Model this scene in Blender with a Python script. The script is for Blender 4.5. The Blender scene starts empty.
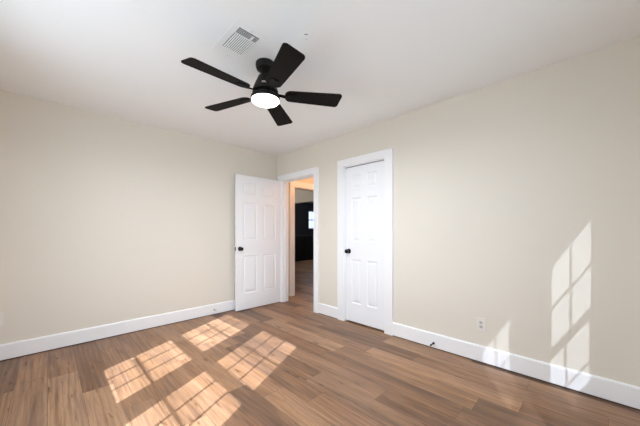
import bpy, bmesh, math, random
from mathutils import Vector, Matrix
C = bpy.context.collection
PI = math.pi

# ------------------------------------------------------------------ camera, sky, sun, exposure
SC = bpy.context.scene
cam_d = bpy.data.cameras.new('camera')
cam_d.sensor_fit = 'HORIZONTAL'; cam_d.sensor_width = 36.0
cam_d.lens = 271.5 / 640 * 36.0
cam_d.shift_y = 18.7 / 640
cam_d.clip_start = 0.01
cam = bpy.data.objects.new('camera', cam_d); C.objects.link(cam)
cam.location = (-2.728, -3.755, 1.162)
cam.rotation_euler = (PI/2, 0, -PI/4)
SC.camera = cam

w = bpy.data.worlds.new('daylight'); SC.world = w; w.use_nodes = True
bg = w.node_tree.nodes['Background']
SKY, GROUND = (1.09, 1.20, 1.37), (0.885, 0.98, 1.10)          # bright hazy sky above, sunlit pale ground below the horizon
wn = w.node_tree; wtc = wn.nodes.new('ShaderNodeTexCoord'); wsx = wn.nodes.new('ShaderNodeSeparateXYZ')
wmr = wn.nodes.new('ShaderNodeMapRange'); wmr.inputs['From Min'].default_value = -0.05; wmr.inputs['From Max'].default_value = 0.08
wmx = wn.nodes.new('ShaderNodeMix'); wmx.data_type = 'RGBA'
wmx.inputs['A'].default_value = (*GROUND, 1); wmx.inputs['B'].default_value = (*SKY, 1)
wn.links.new(wtc.outputs['Generated'], wsx.inputs[0]); wn.links.new(wsx.outputs[2], wmr.inputs[0])
wn.links.new(wmr.outputs[0], wmx.inputs['Factor']); wn.links.new(wmx.outputs['Result'], bg.inputs[0])
bg.inputs[1].default_value = 5.0

sun_d = bpy.data.lights.new('sun', 'SUN'); sun_d.energy = 12.3; sun_d.angle = math.radians(0.45)
sun_d.color = (0.93, 1.0, 1.16)
sun = bpy.data.objects.new('sun', sun_d); C.objects.link(sun)
SUN = Vector((1, 0.5, -0.85)).normalized()
sun.rotation_euler = SUN.to_track_quat('-Z', 'Y').to_euler()
sun.location = (-8, -6, 8)

SC.view_settings.view_transform = 'Standard'; SC.view_settings.look = 'None'
SC.view_settings.exposure = 0.30; SC.view_settings.gamma = 1.0
SC.view_settings.use_curve_mapping = False
SC.cycles.max_bounces = 14; SC.cycles.diffuse_bounces = 10; SC.cycles.transparent_max_bounces = 16
SC.cycles.sample_clamp_indirect = 6.0
SC.cycles.use_denoising = True

W, D, L, H = 0.12, 3.25, 4.13, 2.44      # wall thickness, room depth in x, room length in y, height

# ------------------------------------------------------------------ helpers
def link(name, me, mats, parent=None):
    o = bpy.data.objects.new(name, me); C.objects.link(o)
    for m in (mats if isinstance(mats, (list, tuple)) else [mats]): me.materials.append(m)
    if parent: o.parent = parent
    return o
def obj(name, bm, mats, parent=None, smooth=False, bevel=0, seg=2):
    bmesh.ops.remove_doubles(bm, verts=bm.verts, dist=1e-6) if smooth else None
    bmesh.ops.recalc_face_normals(bm, faces=bm.faces)
    me = bpy.data.meshes.new(name); bm.to_mesh(me); bm.free()
    o = link(name, me, mats, parent)
    if smooth:
        for p in me.polygons: p.use_smooth = True
        try: me.set_sharp_from_angle(angle=math.radians(38))
        except Exception: pass
    if bevel:
        b = o.modifiers.new('bevel', 'BEVEL'); b.width = bevel; b.segments = seg
        b.limit_method = 'ANGLE'; b.angle_limit = math.radians(40)
    return o
def tag(o, label=None, cat=None, group=None, kind=None):
    if label: o['label'] = label
    if cat: o['category'] = cat
    if group: o['group'] = group
    if kind: o['kind'] = kind
    return o
def empty(name, loc, rz=0):
    o = bpy.data.objects.new(name, None); C.objects.link(o)
    o.location = loc; o.rotation_euler = (0, 0, rz); o.empty_display_size = 0.05
    return o
def box(bm, a, b, mi=0):
    x0, x1 = sorted((a[0], b[0])); y0, y1 = sorted((a[1], b[1])); z0, z1 = sorted((a[2], b[2]))
    v = [bm.verts.new(p) for p in ((x0,y0,z0),(x1,y0,z0),(x1,y1,z0),(x0,y1,z0),(x0,y0,z1),(x1,y0,z1),(x1,y1,z1),(x0,y1,z1))]
    for q in ((0,3,2,1),(4,5,6,7),(0,1,5,4),(1,2,6,5),(2,3,7,6),(3,0,4,7)):
        f = bm.faces.new([v[i] for i in q]); f.material_index = mi
def lathe(bm, prof, seg=48, M=None, mi=0, caps=True):
    rings = []
    for r, z in prof:
        if r < 1e-6: rings.append([bm.verts.new((0, 0, z))]); continue
        rings.append([bm.verts.new((r*math.cos(2*PI*k/seg), r*math.sin(2*PI*k/seg), z)) for k in range(seg)])
    for A, B in zip(rings, rings[1:]):
        for k in range(seg):
            k2 = (k+1) % seg
            if len(A) == 1: f = bm.faces.new((A[0], B[k2], B[k]))
            elif len(B) == 1: f = bm.faces.new((A[k], A[k2], B[0]))
            else: f = bm.faces.new((A[k], A[k2], B[k2], B[k]))
            f.material_index = mi
    if caps:
        for R in (rings[0], rings[-1]):
            if len(R) > 1: bm.faces.new(R).material_index = mi
    if M is not None:
        bmesh.ops.transform(bm, matrix=M, verts=[v for R in rings for v in R])
def BM(*boxes):
    bm = bmesh.new()
    for a, b in boxes: box(bm, a, b)
    return bm

# ------------------------------------------------------------------ materials
def mat(name, col, rough=0.5, metal=0.0, spec=0.5):
    m = bpy.data.materials.new(name); m.use_nodes = True
    b = m.node_tree.nodes['Principled BSDF']
    b.inputs['Base Color'].default_value = (*col, 1); b.inputs['Roughness'].default_value = rough
    b.inputs['Metallic'].default_value = metal; b.inputs['Specular IOR Level'].default_value = spec
    return m
def textured(m, scale, amount, bump):
    """slight mottling of the colour and a fine surface bump, in object space"""
    nt = m.node_tree; N = nt.nodes; b = N['Principled BSDF']
    tc = N.new('ShaderNodeTexCoord'); n = N.new('ShaderNodeTexNoise'); n.inputs['Scale'].default_value = scale
    n.inputs['Detail'].default_value = 5
    nt.links.new(tc.outputs['Object'], n.inputs['Vector'])
    if amount:
        c = tuple(b.inputs['Base Color'].default_value)
        big = N.new('ShaderNodeTexNoise'); big.inputs['Scale'].default_value = 1.6
        nt.links.new(tc.outputs['Object'], big.inputs['Vector'])
        mx = N.new('ShaderNodeMix'); mx.data_type = 'RGBA'
        mx.inputs['A'].default_value = (*[v*(1-amount) for v in c[:3]], 1)
        mx.inputs['B'].default_value = (*[min(1, v*(1+amount)) for v in c[:3]], 1)
        nt.links.new(big.outputs['Fac'], mx.inputs['Factor']); nt.links.new(mx.outputs['Result'], b.inputs['Base Color'])
    if bump:
        bp = N.new('ShaderNodeBump'); bp.inputs['Strength'].default_value = bump; bp.inputs['Distance'].default_value = 0.002
        nt.links.new(n.outputs['Fac'], bp.inputs['Height']); nt.links.new(bp.outputs['Normal'], b.inputs['Normal'])
    return m
M_wall = textured(mat('wall_paint', (0.768, 0.731, 0.655), 0.55, spec=0.3), 180, 0.006, 0.12)
M_ceil = textured(mat('ceiling_paint', (0.915, 0.94, 0.955), 0.8, spec=0.2), 120, 0.008, 0.2)
M_trim = textured(mat('trim_paint', (0.91, 0.925, 0.955), 0.35), 60, 0, 0.02)
M_door = textured(mat('door_paint', (0.885, 0.91, 0.95), 0.38), 60, 0, 0.03)
M_black = textured(mat('matte_black', (0.006, 0.0055, 0.005), 0.5, spec=0.3), 40, 0, 0.02)
M_blade = mat('black_wood', (0.014, 0.012, 0.010), 0.65, spec=0.12)
M_knob = mat('black_metal', (0.010, 0.010, 0.011), 0.3, 0.4)
M_steel = textured(mat('satin_steel', (0.62, 0.62, 0.63), 0.3, 1.0), 90, 0, 0.02)
M_plate = textured(mat('outlet_plastic', (0.79, 0.775, 0.74), 0.35), 60, 0, 0.01)
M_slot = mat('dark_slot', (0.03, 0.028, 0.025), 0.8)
M_receptacle = mat('receptacle_plastic', (0.66, 0.645, 0.60), 0.4)
M_rubber = mat('black_rubber', (0.015, 0.015, 0.015), 0.7)
M_duct = mat('duct_metal', (0.10, 0.10, 0.10), 0.6, 0.3)
M_dark = textured(mat('charcoal_paint', (0.030, 0.031, 0.036), 0.6), 60, 0.1, 0.05)
M_cab = textured(mat('dark_cabinet', (0.012, 0.012, 0.012), 0.4), 60, 0.1, 0.02)
M_ext = textured(mat('exterior_siding', (0.45, 0.43, 0.40), 0.8), 30, 0.08, 0.2)

M_arm = textured(mat('arm_black', (0.006, 0.0055, 0.005), 0.6, spec=0.12), 40, 0, 0.02)
def blade_grain():
    nt = M_blade.node_tree; N = nt.nodes; b = N['Principled BSDF']
    tc = N.new('ShaderNodeTexCoord'); mp = N.new('ShaderNodeMapping'); mp.inputs['Scale'].default_value = (3, 60, 20)
    n = N.new('ShaderNodeTexNoise'); n.inputs['Scale'].default_value = 1.5; n.inputs['Detail'].default_value = 4
    r = N.new('ShaderNodeValToRGB'); r.color_ramp.elements[0].color = (0.004, 0.0035, 0.003, 1); r.color_ramp.elements[1].color = (0.011, 0.0095, 0.008, 1)
    nt.links.new(tc.outputs['Object'], mp.inputs['Vector']); nt.links.new(mp.outputs[0], n.inputs['Vector'])
    nt.links.new(n.outputs['Fac'], r.inputs[0]); nt.links.new(r.outputs[0], b.inputs['Base Color'])
blade_grain()

def emission(name, col, s):
    m = bpy.data.materials.new(name); m.use_nodes = True; nt = m.node_tree
    nt.nodes.remove(nt.nodes['Principled BSDF'])
    e = nt.nodes.new('ShaderNodeEmission'); e.inputs[0].default_value = (*col, 1); e.inputs[1].default_value = s
    nt.links.new(e.outputs[0], nt.nodes['Material Output'].inputs[0]); return m
M_lamp = emission('lit_diffuser', (1.0, 0.96, 0.90), 6.0)

def glass(name, tint):
    m = bpy.data.materials.new(name); m.use_nodes = True; nt = m.node_tree; N = nt.nodes
    N.remove(N['Principled BSDF'])
    t = N.new('ShaderNodeBsdfTransparent'); t.inputs[0].default_value = (*tint, 1)
    g = N.new('ShaderNodeBsdfGlossy'); g.inputs['Roughness'].default_value = 0.02
    lw = N.new('ShaderNodeLayerWeight'); lw.inputs[0].default_value = 0.5      # Schlick's rule from the facing angle
    pw = N.new('ShaderNodeMath'); pw.operation = 'POWER'; pw.inputs[1].default_value = 5
    f = N.new('ShaderNodeMath'); f.operation = 'MULTIPLY_ADD'; f.inputs[1].default_value = 0.96; f.inputs[2].default_value = 0.04
    nt.links.new(lw.outputs['Facing'], pw.inputs[0]); nt.links.new(pw.outputs[0], f.inputs[0])
    mx = N.new('ShaderNodeMixShader')
    nt.links.new(f.outputs[0], mx.inputs[0]); nt.links.new(t.outputs[0], mx.inputs[1]); nt.links.new(g.outputs[0], mx.inputs[2])
    nt.links.new(mx.outputs[0], N['Material Output'].inputs[0]); return m
M_glass = glass('window_glass', (0.96, 0.98, 0.97))
M_glass_dim = glass('sky_dimming_glass', (0.42, 0.45, 0.50))  # tint added to hold down the bright sky behind the far pane
def screen_mat(name, open_, power):
    """added screen that dims the sun: the more slanting the light, the less passes"""
    m = bpy.data.materials.new(name); m.use_nodes = True; nt = m.node_tree; N = nt.nodes
    b = N['Principled BSDF']; b.inputs['Base Color'].default_value = (0.05, 0.05, 0.05, 1); b.inputs['Roughness'].default_value = 0.7
    lw = N.new('ShaderNodeLayerWeight'); lw.inputs[0].default_value = 0.5
    def mth(op, a, c):
        n = N.new('ShaderNodeMath'); n.operation = op
        for i, v in enumerate((a, c)):
            if isinstance(v, (int, float)): n.inputs[i].default_value = v
            else: nt.links.new(v, n.inputs[i])
        return n.outputs[0]
    cs = mth('SUBTRACT', 1.0, lw.outputs['Facing'])
    nt.links.new(mth('SUBTRACT', 1.0, mth('MULTIPLY', open_, mth('POWER', cs, power))), b.inputs['Alpha'])
    return m
M_screen = screen_mat('sun_dimming_screen', 0.95, 0.88)

def floor_mat():
    m = bpy.data.materials.new('vinyl_planks'); m.use_nodes = True; nt = m.node_tree; N = nt.nodes; Lk = nt.links.new
    b = N['Principled BSDF']
    def mth(op, a, c=None, d=None):
        n = N.new('ShaderNodeMath'); n.operation = op
        for i, v in enumerate((a, c, d)):
            if v is None: continue
            if isinstance(v, (int, float)): n.inputs[i].default_value = v
            else: Lk(v, n.inputs[i])
        return n.outputs[0]
    g = N.new('ShaderNodeNewGeometry'); s = N.new('ShaderNodeSeparateXYZ'); Lk(g.outputs['Position'], s.inputs[0])
    PW, PL = 0.178, 1.22
    u = mth('DIVIDE', mth('ADD', s.outputs[0], 10.03), PW); row = mth('FLOOR', u); fu = mth('FRACT', u)
    wn = N.new('ShaderNodeTexWhiteNoise'); wn.noise_dimensions = '1D'; Lk(row, wn.inputs['W'])
    v = mth('ADD', mth('DIVIDE', mth('ADD', s.outputs[1], 20), PL), wn.outputs['Value'])
    idx = mth('FLOOR', v); fv = mth('FRACT', v)
    cb = N.new('ShaderNodeCombineXYZ'); Lk(row, cb.inputs[0]); Lk(idx, cb.inputs[1])
    w2 = N.new('ShaderNodeTexWhiteNoise'); w2.noise_dimensions = '2D'; Lk(cb.outputs[0], w2.inputs['Vector'])
    sc = N.new('ShaderNodeSeparateColor'); Lk(w2.outputs['Color'], sc.inputs[0])
    # grain coordinates: stretched along the plank, shifted per plank
    def coords(sx, sy):
        c = N.new('ShaderNodeCombineXYZ')
        Lk(mth('MULTIPLY', s.outputs[0], sx), c.inputs[0]); Lk(mth('MULTIPLY', s.outputs[1], sy), c.inputs[1])
        Lk(mth('MULTIPLY', w2.outputs['Value'], 57.0), c.inputs[2]); return c.outputs[0]
    def noise(co, det, rough, dist=0.0):
        n = N.new('ShaderNodeTexNoise'); n.inputs['Scale'].default_value = 1; n.inputs['Detail'].default_value = det
        n.inputs['Roughness'].default_value = rough; n.inputs['Distortion'].default_value = dist; Lk(co, n.inputs['Vector']); return n.outputs['Fac']
    fine = noise(coords(110, 4.5), 6, 0.65, 0.4)
    mid = noise(coords(22, 1.6), 4, 0.6, 1.2)
    broad = noise(coords(7, 0.9), 2, 0.5, 0.8)
    wv = N.new('ShaderNodeTexWave'); wv.wave_type = 'BANDS'; wv.bands_direction = 'X'
    wv.inputs['Scale'].default_value = 1.0; wv.inputs['Distortion'].default_value = 9.0; wv.inputs['Detail'].default_value = 3
    wv.inputs['Detail Scale'].default_value = 0.7; Lk(coords(9, 0.9), wv.inputs['Vector'])
    cath = wv.outputs['Fac']
    def ramp(fac, stops):
        r = N.new('ShaderNodeValToRGB'); e = r.color_ramp.elements
        while len(e) < len(stops): e.new(0.5)
        for k, (p, c) in enumerate(stops): e[k].position = p; e[k].color = (*c, 1)
        Lk(fac, r.inputs[0]); return r.outputs[0]
    tone = mth('ADD', mth('MULTIPLY', w2.outputs['Value'], 0.32), mth('ADD', mth('MULTIPLY', broad, 0.44), mth('MULTIPLY', mid, 0.32)))
    base = ramp(tone, [(0.22, (0.080, 0.036, 0.018)), (0.39, (0.160, 0.078, 0.040)), (0.56, (0.295, 0.157, 0.083)), (0.76, (0.460, 0.266, 0.150))])
    def mix(mode, fac, a, c):
        x = N.new('ShaderNodeMix'); x.data_type = 'RGBA'; x.blend_type = mode
        if isinstance(fac, float): x.inputs['Factor'].default_value = fac
        else: Lk(fac, x.inputs['Factor'])
        Lk(a, x.inputs['A'])
        if isinstance(c, tuple): x.inputs['B'].default_value = (*c, 1)
        else: Lk(c, x.inputs['B'])
        return x.outputs['Result']
    grey = mix('MIX', mth('MULTIPLY', sc.outputs[1], 0.30), base, (0.225, 0.155, 0.104))
    fg = ramp(fine, [(0.30, (0.58, 0.55, 0.52)), (0.52, (1, 1, 1)), (0.75, (1.20, 1.18, 1.14))])
    hue = ramp(noise(coords(14, 1.3), 3, 0.6, 1.0), [(0.32, (0.86, 0.88, 0.98)), (0.5, (1, 1, 1)), (0.68, (1.08, 1.02, 0.90))])
    c1 = mix('MULTIPLY', 0.62, mix('MULTIPLY', 0.9, grey, hue), fg)
    streak = ramp(noise(coords(34, 1.1), 4, 0.62, 1.6), [(0.28, (0.42, 0.38, 0.35)), (0.42, (0.86, 0.84, 0.82)), (0.50, (1, 1, 1))])
    c1 = mix('MULTIPLY', 0.75, c1, streak)
    cg = ramp(cath, [(0.0, (0.74, 0.70, 0.66)), (0.35, (1, 1, 1)), (1.0, (1.05, 1.05, 1.05))])
    c2 = mix('MULTIPLY', mth('MULTIPLY', sc.outputs[2], 0.7), c1, cg)
    kn = ramp(noise(coords(26, 5.0), 2, 0.5, 0.5), [(0.0, (0.30, 0.25, 0.22)), (0.27, (0.42, 0.36, 0.32)), (0.34, (1, 1, 1)), (1.0, (1, 1, 1))])
    c2 = mix('MULTIPLY', 0.8, c2, kn)
    # seams
    du = mth('MINIMUM', fu, mth('SUBTRACT', 1.0, fu)); dv = mth('MINIMUM', fv, mth('SUBTRACT', 1.0, fv))
    near = mth('MINIMUM', mth('MULTIPLY', du, PW), mth('MULTIPLY', dv, PL))
    seam = mth('LESS_THAN', near, 0.0011)
    c3 = mix('MIX', mth('MULTIPLY', seam, 0.72), c2, (0.05, 0.03, 0.02))
    Lk(c3, b.inputs['Base Color'])
    Lk(mth('ADD', 0.34, mth('MULTIPLY', fine, 0.16)), b.inputs['Roughness'])
    b.inputs['Specular IOR Level'].default_value = 0.45
    bp = N.new('ShaderNodeBump'); bp.inputs['Strength'].default_value = 0.22; bp.inputs['Distance'].default_value = 0.0012
    Lk(mth('SUBTRACT', fine, mth('MULTIPLY', seam, 1.5)), bp.inputs['Height']); Lk(bp.outputs['Normal'], b.inputs['Normal'])
    return m
M_floor = floor_mat()

# ------------------------------------------------------------------ room shell
def struct(name, bm, m, label, cat, **k):
    o = obj(name, bm, m, **k); return tag(o, label, cat, kind='structure')

struct('floor', BM(((-D-W, -L-W, -0.10), (9.0, 7.0, 0.0))), M_floor,
       'brown wood-look plank floor running through room and hallway', 'floor')
struct('ceiling', BM(((-D-W, -L-W, H), (9.0, 7.0, H+0.12))), M_ceil,
       'flat off-white painted ceiling above the fan', 'ceiling')
struct('wall_left', BM(((-D-W, 0, 0), (W-0.0, W, H))), M_wall,
       'blank cream wall on the left behind the open door', 'wall')

DO0, DO1, DOH = -0.918, -0.14, 2.005       # bedroom door opening in y, and height
CL0, CL1, CLH = -2.087, -1.468, 2.012      # closet opening
struct('wall_right', BM(((0, DO1, 0), (W, 0, H)), ((0, DO0, DOH), (W, DO1, H)), ((0, CL1, 0), (W, DO0, H)),
                        ((0, CL0, CLH), (W, CL1, H)), ((0, -L-W, 0), (W, CL0, H))), M_wall,
       'long cream wall on the right with both doorways in it', 'wall')

# windows: glass rectangles set where the sun comes through
SA = [(-1.94, -1.31), (-2.845, -2.215)]                 # in y, in the wall at x=-D, three panes wide
SB = [(-1.355, -0.90), (-2.290, -1.872)]                # in x, in the wall at y=-L, two panes wide
ZT, ZU, ZUM, ZLT, ZLM, ZB, ZS = 2.035, 1.398, 1.709, 1.282, 0.969, 0.752, 0.672
ZH = 2.09
def wall_with(spans, a0, a1, mk, ZH=ZH):
    """boxes of a wall along a with window openings; mk(a,z) pairs -> box corners"""
    bm = bmesh.new(); sp = sorted(spans); x = a0
    for s0, s1 in sp:
        box(bm, *mk(x, 0, s0, H)); box(bm, *mk(s0, 0, s1, ZS)); box(bm, *mk(s0, ZH, s1, H)); x = s1
    box(bm, *mk(x, 0, a1, H)); return bm
SAo = [(a-0.05, b+0.05) for a, b in SA]; SBo = [(a-0.09, b+0.18) for a, b in SB]
struct('wall_side', wall_with(SAo, -L-W, 0, lambda a, z, c, z2: ((-D-W, a, z), (-D, c, z2))), M_wall,
       'cream wall holding the two wide side windows', 'wall')
struct('wall_back', wall_with(SBo, -D, 0, lambda a, z, c, z2: ((a, -L-W, z), (c, -L, z2)), 2.125), M_wall,
       'cream wall holding the two narrow back windows', 'wall')

def window(n, span, mp, cols, label, screen=None, extra=(0.05, 0.05), fn=(0.03, W), th=0.014, ZH=ZH):
    a0, a1 = span
    root = empty('window_%d' % n, mp((a0+a1)/2, 0, ZS)); tag(root, label, 'window', kind='structure')
    inv = root.location.copy()
    def ob(name, bxs, m, par=root):
        bm = bmesh.new()
        for (p, q) in bxs:
            P, Q = Vector(mp(*p)) - inv, Vector(mp(*q)) - inv; box(bm, P, Q)
        return obj(name, bm, m, par)
    o0, o1 = a0 - extra[0], a1 + extra[1]
    ob('frame', [((o0, fn[0], ZS), (a0-0.035, fn[1], ZH)), ((o1, fn[0], ZS), (a1+0.035, fn[1], ZH)), ((o0, fn[0], ZH-0.02), (o1, fn[1], ZH))], M_trim)
    cz = [((o0-0.09, -0.018, ZS), (o0, 0, ZH+0.09)), ((o1, -0.018, ZS), (o1+0.09, 0, ZH+0.09)), ((o0, -0.018, ZH), (o1, 0, ZH+0.09)),
          ((o0-0.09, -0.018, ZS-0.11), (o1+0.09, 0, ZS-0.022))]
    ob('casing', cz, M_trim)
    ob('sill', [((o0-0.11, -0.05, ZS-0.022), (o1+0.11, W, ZS))], M_trim)
    st = 0.035
    e1 = a1
    for zt, zb, zm, nn, rt, rb in ((ZT, ZU, ZUM, 0.08, 0.04, 0.05), (ZLT, ZB, ZLM, 0.05, 0.05, 0.07)):
        a1 = e1 + (0.04 if nn < 0.06 and th < 0.01 else 0)
        t0, t1 = nn-th, nn+th
        bx = [((a0-st, t0, zb-rb), (a0, t1, zt+rt)), ((a1, t0, zb-rb), (a1+st, t1, zt+rt)),
              ((a0, t0, zt), (a1, t1, zt+rt)), ((a0, t0, zb-rb), (a1, t1, zb))]
        m0, m1 = nn-0.004, nn+0.004
        bx.append(((a0, m0, zm-0.008), (a1, m1, zm+0.008)))
        for k in range(1, cols):
            c = a0 + (e1-a0)*k/cols
            bx.append(((c-0.008, m0, zb), (c+0.008, m1, zt)))
        s = ob('sash', bx, M_trim)
        ob('pane', [((a0-0.002, nn-0.0015, zb-0.002), (a1+0.002, nn+0.0015, zt+0.002))], M_glass, s)
    if screen:
        ob('sun_dimming_screen', [((o0+0.012, W-0.006, ZS+0.002), (o1-0.012, W-0.005, ZH-0.001))], screen)  # unseen screen, added to weaken the sun reaching the right wall
    return root
window(1, SA[0], lambda a, n, z: (-D-n, a, z), 3, 'white double-hung window in side wall, nearer the left wall')
window(2, SA[1], lambda a, n, z: (-D-n, a, z), 3, 'white double-hung window in side wall, nearer the back wall')
window(3, SB[0], lambda a, n, z: (a, -L-n, z), 2, 'narrow white window in back wall, nearer the right wall', M_screen, (0.09, 0.18), (0.055, 0.088), 0.007, 2.125)
window(4, SB[1], lambda a, n, z: (a, -L-n, z), 2, 'narrow white window in back wall, nearer the side wall', M_screen, (0.09, 0.18), (0.055, 0.088), 0.007, 2.125)

# portals only steer light sampling to the window openings; they give off nothing
def portal(loc, sx, sy, direction):
    d = bpy.data.lights.new('window_portal', 'AREA'); d.shape = 'RECTANGLE'; d.size = sx; d.size_y = sy
    d.cycles.is_portal = True
    o = bpy.data.objects.new('window_portal', d); C.objects.link(o); o.location = loc
    o.rotation_euler = Vector(direction).to_track_quat('-Z', 'Z').to_euler(); return o
for a, b in SAo: portal((-D-W-0.01, (a+b)/2, (ZS+ZH)/2), b-a, ZH-ZS, (1, 0, 0))
for a, b in SBo: portal(((a+b)/2, -L-W-0.01, (ZS+ZH)/2), b-a, ZH-ZS, (0, 1, 0))

# ------------------------------------------------------------------ baseboards and casings
BH, BT, G = 0.148, 0.016, 0.009
def base_profile(bm, p0, p1, nrm, h=BH, t=BT):
    """baseboard with eased top edge, from p0 to p1 along the wall, nrm into the room"""
    p0, p1, n = Vector((*p0, 0)), Vector((*p1, 0)), Vector((*nrm, 0))
    pr = [(0, G), (t, G), (t, h-0.012), (t-0.003, h-0.004), (t-0.008, h), (0, h)]
    A = [bm.verts.new(p0 + n*a + Vector((0, 0, z))) for a, z in pr]
    B = [bm.verts.new(p1 + n*a + Vector((0, 0, z))) for a, z in pr]
    for i in range(len(pr)):
        j = (i+1) % len(pr); bm.faces.new((A[i], A[j], B[j], B[i]))
    bm.faces.new(A[::-1]); bm.faces.new(B)
CW, CT = 0.086, 0.019
C2 = 0.098
bm = bmesh.new(); base_profile(bm, (-D, 0), (0, 0), (0, -1))
bl = struct('baseboard_left', bm, M_trim, 'tall white baseboard along the left wall', 'baseboard')
obj('gap_shadow_strip', BM(((-D, -0.011, 0.0), (0, 0.0, G))), M_slot, bl)  # dark strip stands in for the shadow line under the baseboard
bm = bmesh.new(); base_profile(bm, (0, CL0-C2), (0, -L), (-1, 0)); base_profile(bm, (0, DO0-CW), (0, CL1+C2), (-1, 0))
br = struct('baseboard_right', bm, M_trim, 'tall white baseboard along the right wall on both sides of closet', 'baseboard')
obj('gap_shadow_strip', BM(((-0.011, -L, 0.0), (0, CL0-C2, G)), ((-0.011, CL1+C2, 0.0), (0, DO0-CW, G*0.6))), M_slot, br)  # same painted shadow line along the right wall
bm = bmesh.new(); base_profile(bm, (-D, -L), (-D, 0), (1, 0))
struct('baseboard_side', bm, M_trim, 'white baseboard under the side windows', 'baseboard')
bm = bmesh.new(); base_profile(bm, (-D, -L), (0, -L), (0, 1))
struct('baseboard_back', bm, M_trim, 'white baseboard under the back windows', 'baseboard')

def casing(name, y0, y1, zt, cw, label, cw_left=None):
    """flat casing round an opening in the wall x=0, with jamb lining; y0<y1"""
    cl = cw if cw_left is None else cw_left
    bm = BM(((-CT, y0-cw, 0), (0, y0+0.006, zt+0.0)), ((-CT, y1-0.006, 0), (0, y1+cl, zt)), ((-CT-0.001, y0-cw, zt-0.006), (0, y1+cl, zt+0.085)))
    o = struct(name, bm, M_trim, label, 'door trim', bevel=0.003)
    jb = BM(((-0.001, y0-0.001, 0), (W+0.001, y0+0.016, zt)), ((-0.001, y1-0.016, 0), (W+0.001, y1+0.001, zt)),
            ((-0.001, y0, zt-0.016), (W+0.001, y1, zt+0.001)))
    obj('jamb', jb, M_trim, o)
    return o
c1 = casing('trim_1', DO0, DO1, DOH, CW, 'white casing around the open bedroom doorway', 0.098)
st = BM(((0.045, DO0+0.016, 0), (0.058, DO0+0.028, DOH-0.016)), ((0.045, DO1-0.028, 0), (0.058, DO1-0.016, DOH-0.016)), ((0.045, DO0+0.016, DOH-0.028), (0.058, DO1-0.016, DOH-0.016)))
obj('door_stop', st, M_trim, c1)
obj('strike_plate', BM(((0.012, DO0+0.0155, 0.885), (0.036, DO0+0.0175, 0.945))), M_knob, c1)
c2 = casing('trim_2', CL0, CL1, CLH, C2, 'white casing around the closed closet door')

# ------------------------------------------------------------------ doors
def panel_door(name, wd, ht, th, parent=None, mt=M_door, stile=0.108, mull=0.10):
    """six-panel moulded slab; local x across 0..wd, y thickness 0..th, z up"""
    bm = bmesh.new()
    pw = (wd - 2*stile - mull)/2
    xs = [0, stile, stile+pw, stile+pw+mull, wd-stile, wd]
    k = ht/2.0
    zs = [0, 0.235*k, 0.80*k, 1.03*k, 1.60*k, 1.715*k, 1.895*k, ht]
    for side in (0, 1):
        y = 0 if side == 0 else th; s = 1 if side == 0 else -1
        for i in range(5):
            for j in range(7):
                r = (xs[i], xs[i+1], zs[j], zs[j+1])
                if i in (1, 3) and j in (1, 3, 5):
                    rings = [(0, 0), (0.009, 0.007), (0.016, 0.009), (0.020, 0.009), (0.043, 0.002)]
                    prev = None
                    for ins, dep in rings:
                        q = [bm.verts.new(p) for p in ((r[0]+ins, y+s*dep, r[2]+ins), (r[1]-ins, y+s*dep, r[2]+ins), (r[1]-ins, y+s*dep, r[3]-ins), (r[0]+ins, y+s*dep, r[3]-ins))]
                        if prev:
                            for a in range(4): bm.faces.new((prev[a], prev[(a+1) % 4], q[(a+1) % 4], q[a]))
                        prev = q
                    bm.faces.new(prev)
                else:
                    bm.faces.new([bm.verts.new(p) for p in ((r[0], y, r[2]), (r[1], y, r[2]), (r[1], y, r[3]), (r[0], y, r[3]))])
    for i in range(5):
        for z in (0, ht): bm.faces.new([bm.verts.new(p) for p in ((xs[i], 0, z), (xs[i+1], 0, z), (xs[i+1], th, z), (xs[i], th, z))])
    for j in range(7):
        for x in (0, wd): bm.faces.new([bm.verts.new(p) for p in ((x, 0, zs[j]), (x, 0, zs[j+1]), (x, th, zs[j+1]), (x, th, zs[j]))])
    bmesh.ops.remove_doubles(bm, verts=bm.verts, dist=1e-5)
    return obj(name, bm, mt, parent)
def knob(parent, x, z, y, s):
    """round knob with rose; s=-1 points to local -y"""
    M = Matrix.Translation((x, y, z)) @ Matrix.Rotation(PI/2 if s < 0 else -PI/2, 4, 'X')
    bm = bmesh.new(); lathe(bm, [(0.0, 0.064), (0.016, 0.0635), (0.0255, 0.058), (0.0275, 0.048), (0.024, 0.038), (0.014, 0.031), (0.011, 0.022), (0.011, 0.008)], 32, M)
    k = obj('knob', bm, M_knob, parent, smooth=True)
    bm = bmesh.new(); lathe(bm, [(0.032, 0.0), (0.032, 0.004), (0.029, 0.0085), (0.013, 0.0095)], 32, M)
    obj('rose', bm, M_knob, k, smooth=True)
    return k
def hinge(parent, x, y, z):
    bm = bmesh.new(); lathe(bm, [(0.0, -0.048), (0.006, -0.046), (0.006, 0.046), (0.0, 0.048)], 12, Matrix.Translation((x, y, z)))
    obj('hinge', bm, M_knob, parent, smooth=True)

# open bedroom door: slab lies along x against the left wall; local x runs from hinge to latch edge
d1 = empty('door_1', (-0.012, DO1+0.008, 0.012), PI - math.radians(0.5))
tag(d1, 'white six-panel door standing open against the left wall', 'door', kind='structure')
DW, DT = 0.800, 0.035
panel_door('slab', DW, 1.985, DT, d1).location = (0, -DT, 0)
knob(d1, DW-0.06, 0.900, 0.0, 1); knob(d1, DW-0.06, 0.900, -DT, -1)
obj('latch', BM(((DW-0.0005, -DT*0.5-0.011, 0.872), (DW+0.001, -DT*0.5+0.011, 0.928)), ((DW, -DT*0.5-0.006, 0.892), (DW+0.009, -DT*0.5+0.006, 0.908))), M_knob, d1)
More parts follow.
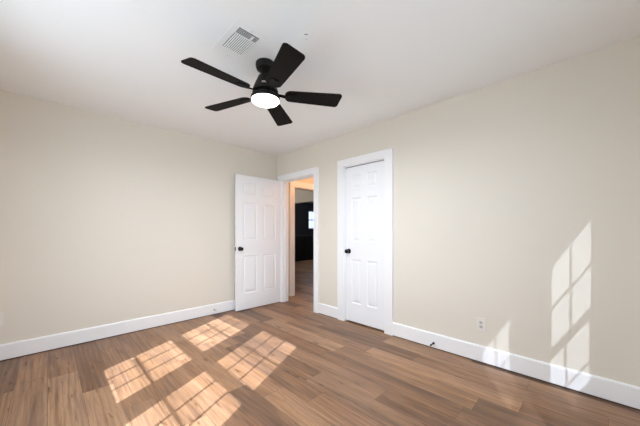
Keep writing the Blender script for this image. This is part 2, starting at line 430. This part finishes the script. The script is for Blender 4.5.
# closet door, closed: slab in the opening, local x runs toward -y
d2 = empty('door_2', (0.014, CL1-0.019, 0.020), -PI/2)
tag(d2, 'closed narrow white six-panel closet door with black knob', 'door', kind='structure')
CWD = (CL1-CL0) - 0.038
panel_door('slab', CWD, 1.966, 0.035, d2, stile=0.098, mull=0.085)
knob(d2, 0.055, 0.892, 0.0, -1)
# note: local y of door_2 points to +x after the turn, so the slab runs into the wall thickness
# closet interior behind, dark because nothing lights it
struct('wall_closet', BM(((W, -2.45, 0), (0.85, -2.39, H)), ((W, -1.18, 0), (0.85, -1.12, H)), ((0.79, -2.45, 0), (0.85, -1.12, H))), M_wall,
       'cream closet walls hidden behind the closed door', 'wall')

# ------------------------------------------------------------------ hallway and rooms beyond the doorway
HY = 0.085                                   # cross wall at the end of the hall
HX0, HX1, HHZ = 0.445, 1.26, 1.985           # opening in it
HT = 0.12
struct('wall_hallway', BM(((W, HY, 0), (HX0, HY+HT, H)), ((HX0, HY, HHZ), (HX1, HY+HT, H)), ((HX1, HY, 0), (1.5, HY+HT, H))), M_wall,
       'cream hallway end wall seen through the open doorway', 'wall')
t3 = struct('trim_3', BM(((HX0-0.11, HY-0.018, 0), (HX0, HY, HHZ)), ((HX1, HY-0.018, 0), (HX1+0.11, HY, HHZ)), ((HX0-0.11, HY-0.019, HHZ), (HX1+0.11, HY, HHZ+0.10))), M_trim,
       'white casing around the second doorway down the hall', 'door trim')
obj('jamb', BM(((HX0, HY, 0), (HX0+0.014, HY+HT, HHZ)), ((HX1-0.014, HY, 0), (HX1, HY+HT, HHZ)), ((HX0, HY, HHZ-0.014), (HX1, HY+HT, HHZ))), M_trim, t3)
struct('wall_hallway_far', BM(((1.38, -1.1, 0), (1.5, HY, H)), ((0.85, -1.12, 0), (1.5, -1.0, H)), ((0.12, -1.12, 0), (0.85, -1.06, H))), M_wall,
       'cream hallway side wall opposite the bedroom', 'wall')
# middle room (between hall and dark room)
RX = 2.58
struct('wall_passage', BM(((RX, 0.2, 0), (RX+0.12, 1.1, H)), ((RX, 1.1, 2.03), (RX+0.12, 3.4, H)), ((RX, 3.4, 0), (RX+0.12, 7.0, H))), M_wall,
       'cream wall with wide opening into the dark room', 'wall')
struct('wall_passage_near', BM(((1.5, HY, 0), (RX+0.12, HY+HT, H)), ((-0.0, HY+HT, 0), (0.12, 7.0, H)), ((0, 6.9, 0), (RX, 7.0, H))), M_wall,
       'cream walls of the middle room past the hall', 'wall')
# dark room: far wall with window
FY = 5.05
FX0, FX1, FZ0, FZ1 = 5.36, 6.10, 1.29, 2.08
struct('wall_far', BM(((RX+0.12, FY, 0), (FX0, FY+0.12, H)), ((FX0, FY, 0), (FX1, FY+0.12, FZ0)), ((FX0, FY, FZ1), (FX1, FY+0.12, H)), ((FX1, FY, 0), (8.9, FY+0.12, H)),
       ((8.8, 0.2, 0), (8.9, FY, H)), ((RX+0.12, 0.2, 0), (8.9, 0.3, H))), M_dark,
       'charcoal wall with a small bright window, far down the hall', 'wall')
wf = empty('window_5', (FX0, FY, FZ0)); tag(wf, 'small bright window in the charcoal wall far beyond the hallway', 'window', kind='structure')
ww, wh = FX1-FX0, FZ1-FZ0
obj('frame', BM(((0, 0.0, 0), (0.03, 0.10, wh)), ((ww-0.03, 0, 0), (ww, 0.10, wh)), ((0, 0, 0), (ww, 0.10, 0.03)), ((0, 0, wh-0.03), (ww, 0.10, wh)),
    ((0, 0.03, wh*0.5-0.02), (ww, 0.07, wh*0.5+0.02)), ((0.245, 0.045, 0), (0.26, 0.056, wh)), ((0.49, 0.045, 0), (0.505, 0.056, wh))), M_trim, wf)
obj('pane', BM(((0.01, 0.049, 0.01), (ww-0.01, 0.052, wh-0.01))), M_glass_dim, wf)
bc = empty('base_cabinet', (5.0, FY-0.31, 0))
tag(bc, 'long black base cabinet under the far charcoal wall', 'cabinet')
obj('body', BM(((-2.2, -0.29, 0.0), (2.4, 0.308, 0.97))), M_cab, bc)
obj('worktop', BM(((-2.22, -0.32, 0.97), (2.4, 0.308, 1.01))), M_dark, bc)
for k in range(8):
    x0 = -2.19 + k*0.57
    dr = obj('cabinet_door', BM(((x0+0.01, -0.308, 0.11), (x0+0.55, -0.2905, 0.94))), M_cab, bc, bevel=0.004)
    obj('pull', BM(((x0+0.48, -0.33, 0.70), (x0+0.49, -0.308, 0.84))), M_knob, dr)

def lamp(name, loc, energy, col, rad=0.08):
    d = bpy.data.lights.new(name, 'POINT'); d.energy = energy; d.color = col; d.shadow_soft_size = rad
    o = bpy.data.objects.new(name, d); C.objects.link(o); o.location = loc; return o
lamp('hallway_lamp', (0.95, -0.62, 2.22), 7.5, (1.0, 0.50, 0.25))
lamp('middle_room_fill', (1.3, 2.6, 2.2), 11, (1.0, 0.93, 0.85))  # added fill light for the middle room, no fixture there
hl = empty('hallway_light', (0.95, -0.62, H)); tag(hl, 'round hallway ceiling light out of sight beyond the doorway', 'ceiling light')
bm = bmesh.new(); lathe(bm, [(0.09, 0.0), (0.09, -0.03), (0.07, -0.035)], 24)
obj('base', bm, M_plate, hl, smooth=True)

# ------------------------------------------------------------------ ceiling fan
FXc, FYc = -1.563, -2.004
fan = empty('ceiling_fan', (FXc, FYc, H))
tag(fan, 'black five-blade ceiling fan with a lit round white lamp', 'ceiling fan')
bm = bmesh.new(); lathe(bm, [(0.0, 0.0), (0.069, 0.0), (0.072, -0.006), (0.072, -0.032), (0.066, -0.048), (0.048, -0.057), (0.030, -0.058), (0.0, -0.058)], 48)
obj('canopy', bm, M_black, fan, smooth=True)
bm = bmesh.new(); lathe(bm, [(0.026, -0.050), (0.026, -0.10), (0.034, -0.104), (0.040, -0.112)], 32)
obj('downrod', bm, M_black, fan, smooth=True)
bm = bmesh.new(); lathe(bm, [(0.0, -0.094), (0.044, -0.096), (0.053, -0.104), (0.066, -0.135), (0.081, -0.170), (0.092, -0.200), (0.096, -0.212), (0.096, -0.222),
                             (0.078, -0.226), (0.078, -0.246), (0.098, -0.249), (0.107, -0.256), (0.109, -0.272), (0.106, -0.280), (0.0, -0.280)], 64)
obj('motor_housing', bm, M_black, fan, smooth=True)
bm = bmesh.new(); lathe(bm, [(0.103, -0.279), (0.1035, -0.286), (0.097, -0.294), (0.080, -0.300), (0.05, -0.304), (0.0, -0.305)], 64)
obj('lamp_diffuser', bm, M_lamp, fan, smooth=True)
# small silver plate on the housing, facing the room's window corner
npz = Matrix.Rotation(math.radians(-128), 4, 'Z') @ Matrix.Translation((0.0865, 0, -0.184)) @ Matrix.Rotation(math.radians(-21), 4, 'Y')
bm = bmesh.new(); box(bm, (-0.004, -0.020, -0.007), (0.0035, 0.020, 0.007)); bmesh.ops.transform(bm, matrix=npz, verts=bm.verts)
tag(obj('silver_plate', bm, M_steel, fan, bevel=0.002), 'small silver plate')

def blade_mesh():
    R0, R1 = 0.148, 0.588; out = []
    def arc(cx, cy, r, a0, a1, n=8): return [(cx+r*math.cos(math.radians(a0+(a1-a0)*k/n)), cy+r*math.sin(math.radians(a0+(a1-a0)*k/n))) for k in range(n+1)]
    h0, h1 = 0.058, 0.075
    out += arc(R0+0.045, -h0+0.045, 0.045, 180, 262)
    out += arc(R1-0.028, -h1+0.026, 0.026, -88, -8)
    out += arc(R1-0.040, h1-0.026, 0.026, 6, 88)
    out += arc(R0+0.045, h0-0.045, 0.045, 98, 180)
    bm = bmesh.new(); t = 0.0035
    A = [bm.verts.new((x, y, -t)) for x, y in out]; B = [bm.verts.new((x, y, t)) for x, y in out]
    bm.faces.new(A[::-1]); bm.faces.new(B)
    for i in range(len(out)):
        j = (i+1) % len(out); bm.faces.new((A[i], A[j], B[j], B[i]))
    me = bpy.data.meshes.new('blade'); bmesh.ops.remove_doubles(bm, verts=bm.verts, dist=1e-5); bmesh.ops.recalc_face_normals(bm, faces=bm.faces)
    bm.to_mesh(me); bm.free(); me.materials.append(M_blade); return me
def arm_mesh():
    bm = bmesh.new()
    pts = [(0.075, 0.016, 0.004), (0.115, 0.013, -0.004), (0.150, 0.016, -0.009), (0.185, 0.030, -0.009), (0.225, 0.032, -0.009), (0.240, 0.020, -0.009)]
    T = [[bm.verts.new((x, s*h, z+dz)) for s, dz in ((-1, 0), (1, 0), (1, 0.005), (-1, 0.005))] for x, h, z in pts]
    for A, B in zip(T, T[1:]):
        for i in range(4): bm.faces.new((A[i], A[(i+1) % 4], B[(i+1) % 4], B[i]))
    bm.faces.new(T[0]); bm.faces.new(T[-1])
    for x, y in ((0.195, -0.017), (0.195, 0.017), (0.226, 0.0)):
        lathe(bm, [(0.0, -0.0125), (0.004, -0.0120), (0.0055, -0.009), (0.0055, -0.006)], 12, Matrix.Translation((x, y, 0)))
    bmesh.ops.recalc_face_normals(bm, faces=bm.faces)
    me = bpy.data.meshes.new('blade_arm'); bm.to_mesh(me); bm.free(); me.materials.append(M_arm); return me
bme, ame = blade_mesh(), arm_mesh()
PITCH = math.radians(-12)
for k in range(5):
    a = math.radians(37.2 + 72*k)
    b = bpy.data.objects.new('blade', bme); C.objects.link(b); b.parent = fan
    b.location = (0, 0, -0.236); b.rotation_euler = (PITCH, 0, a)
    r = bpy.data.objects.new('blade_arm', ame); C.objects.link(r); r.parent = b
fl = bpy.data.lights.new('fan_lamp', 'AREA'); fl.shape = 'DISK'; fl.size = 0.19; fl.energy = 25; fl.color = (0.95, 0.99, 1.05)
flo = bpy.data.objects.new('fan_lamp', fl); C.objects.link(flo); flo.location = (FXc, FYc, H-0.309)

# ------------------------------------------------------------------ ceiling vent
vx0, vx1, vy0, vy1 = -1.925, -1.700, -2.245, -1.875
v = empty('ceiling_vent', ((vx0+vx1)/2, (vy0+vy1)/2, H)); tag(v, 'white rectangular louvred air vent on ceiling beside fan', 'vent')
hx, hy = (vx1-vx0)/2, (vy1-vy0)/2
ix, iy0, iy1 = 0.072, -0.142, 0.098        # inner openings: louvres, plus the end bank
ib = -0.085
def ringbox(bm, X, Y, x, y0, y1, z0, z1):
    box(bm, (-X, -Y, z0), (-x, Y, z1)); box(bm, (x, -Y, z0), (X, Y, z1)); box(bm, (-x, -Y, z0), (x, y0, z1)); box(bm, (-x, y1, z0), (x, Y, z1))
bm = bmesh.new(); ringbox(bm, hx, hy, ix, iy0, iy1, -0.0018, 0); box(bm, (-ix, ib-0.004, -0.006), (ix, ib+0.004, 0))
obj('frame', bm, M_ceil, v)
bm = BM(((-ix-0.002, iy0-0.002, -0.0008), (ix+0.002, iy1+0.002, -0.0002))); obj('duct_opening', bm, M_duct, v)
def slat(bm, c, along, ln, wd, ang):
    M = Matrix.Translation(c) @ (Matrix.Rotation(ang, 4, 'Y') if along == 'y' else Matrix.Rotation(ang, 4, 'X'))
    n0 = len(bm.verts); 
    if along == 'y': box(bm, (-wd/2, -ln/2, -0.0006), (wd/2, ln/2, 0.0006))
    else: box(bm, (-ln/2, -wd/2, -0.0006), (ln/2, wd/2, 0.0006))
    bm.verts.ensure_lookup_table(); bmesh.ops.transform(bm, matrix=M, verts=bm.verts[n0:])
for k in range(11):
    bm = bmesh.new(); x = -ix + (k+0.5)*2*ix/11
    slat(bm, (x, (ib+iy1)/2, -0.006), 'y', iy1-ib-0.004, 0.0080, math.radians(16))
    obj('louvre', bm, M_ceil, v)
for k in range(5):
    bm = bmesh.new(); y = iy0 + (k+0.5)*(ib-0.004-iy0)/5
    slat(bm, (0, y, -0.006), 'x', 2*ix-0.002, 0.0068, math.radians(62))
    obj('louvre', bm, M_ceil, v)
obj('damper_lever', BM(((0.022, iy0+0.002, -0.012), (0.034, ib-0.006, -0.009))), M_trim, v)
for y in (-hy+0.02, hy-0.02):
    bm = bmesh.new(); lathe(bm, [(0.0, -0.0075), (0.003, -0.007), (0.004, -0.005)], 12, Matrix.Translation((0, y, 0)))
    obj('screw', bm, M_steel, v)

# small round cap on the ceiling
cp = empty('smoke_detector_base', (-1.535, -2.435, H)); tag(cp, 'small round off-white cap on the ceiling above the fan blade', 'smoke detector')
bm = bmesh.new(); lathe(bm, [(0.0, -0.0035), (0.036, -0.0030), (0.042, -0.0015), (0.043, 0.0), (0.0, 0.0)], 32); obj('cover', bm, M_ceil, cp, smooth=True)
q = Matrix.Rotation(-PI/4, 4, 'Z')
bm = bmesh.new(); box(bm, (-0.011, -0.026, -0.0045), (0.011, -0.021, -0.002)); bmesh.ops.transform(bm, matrix=q, verts=bm.verts); obj('slot', bm, M_duct, cp)
bm = bmesh.new(); lathe(bm, [(0.0, -0.0065), (0.003, -0.006), (0.004, -0.002)], 12, q @ Matrix.Translation((0.0, 0.022, 0))); obj('screw', bm, M_steel, cp)

# ------------------------------------------------------------------ outlets, switch, door stops
def outlet(name, loc, rz, label, group=None):
    """plate in local xz, facing local -y"""
    t = empty(name, loc, rz); tag(t, label, 'outlet')
    p = obj('cover_plate', BM(((-0.037, -0.006, -0.059), (0.037, 0, 0.059))), M_plate, t, bevel=0.003)
    for s in (-1, 1):
        bm = bmesh.new()
        M = Matrix.Translation((0, -0.0058, s*0.0195)) @ Matrix.Rotation(PI/2, 4, 'X') @ Matrix.Diagonal((1, 0.82, 1, 1))
        lathe(bm, [(0.0172, 0), (0.0172, 0.002), (0.0, 0.002)], 24, M)
        r = obj('receptacle', bm, M_receptacle, t)
        obj('slots', BM(((-0.0085, -0.0084, s*0.0195-0.001), (-0.0050, -0.0076, s*0.0195+0.0085)), ((0.0050, -0.0084, s*0.0195-0.001), (0.0085, -0.0076, s*0.0195+0.0085)),
                        ((-0.003, -0.0084, s*0.0195-0.0095), (0.003, -0.0076, s*0.0195-0.004))), M_slot, r)
    bm = bmesh.new(); lathe(bm, [(0.003, 0), (0.003, 0.0012), (0.0, 0.0018)], 12, Matrix.Translation((0, -0.0058, 0)) @ Matrix.Rotation(PI/2, 4, 'X')); obj('screw', bm, M_steel, t)
    return t
outlet('wall_outlet', (0, -3.060, 0.335), -PI/2, 'off-white double socket outlet low on the right wall')
outlet('wall_outlet', (-3.052, 0, 0.375), 0, 'off-white outlet at far left edge low on the left wall')
sw = empty('light_switch', (0, -1.085, 1.245), -PI/2); tag(sw, 'small cream light switch on wall between the two doorways', 'light switch')
obj('cover_plate', BM(((-0.037, -0.005, -0.059), (0.037, 0, 0.059))), M_wall, sw, bevel=0.003)
obj('toggle', BM(((-0.005, -0.015, -0.004), (0.005, -0.005, 0.012))), M_plate, sw, bevel=0.001)

def door_stop(loc, rz, label, m, droop):
    t = empty('spring_door_stop', loc, rz); tag(t, label, 'door stop')
    Mx = Matrix.Rotation(PI/2 + droop, 4, 'X')
    bm = bmesh.new(); lathe(bm, [(0.0, 0), (0.012, 0), (0.012, 0.004), (0.008, 0.010), (0.0, 0.011)], 20, Mx); obj('base', bm, m, t, smooth=True)
    bm = bmesh.new(); n = 150; prev = None
    for k in range(n+1):
        a = 2*PI*9*k/n; c = Vector((0.0045*math.cos(a), 0.0045*math.sin(a), 0.010+0.052*k/n)); rr = 0.0014
        e = Vector((math.cos(a), math.sin(a), 0)); ring = [bm.verts.new(c + e*rr*math.cos(g) + Vector((0, 0, 1))*rr*math.sin(g)) for g in (0, PI/2, PI, 3*PI/2)]
        if prev:
            for i in range(4): bm.faces.new((prev[i], prev[(i+1) % 4], ring[(i+1) % 4], ring[i]))
        prev = ring
    bmesh.ops.transform(bm, matrix=Mx, verts=bm.verts); obj('spring', bm, m, t, smooth=True)
    bm = bmesh.new(); lathe(bm, [(0.0, 0.060), (0.0075, 0.060), (0.0085, 0.066), (0.0075, 0.074), (0.0, 0.076)], 20, Mx)
    obj('rubber_tip', bm, M_rubber if m is M_knob else M_plate, t, smooth=True)
    return t
door_stop((-BT, -2.643, 0.052), -PI/2, 'black spring door stop on the right wall baseboard', M_knob, 0.0)
door_stop((-1.085, -BT, 0.070), 0, 'silver spring door stop on the left wall baseboard', M_steel, 0.0)
lamp('dark_room_fill', (4.2, 3.2, 2.2), 16, (0.9, 0.95, 1.0))  # unseen fill added to brighten the dark room
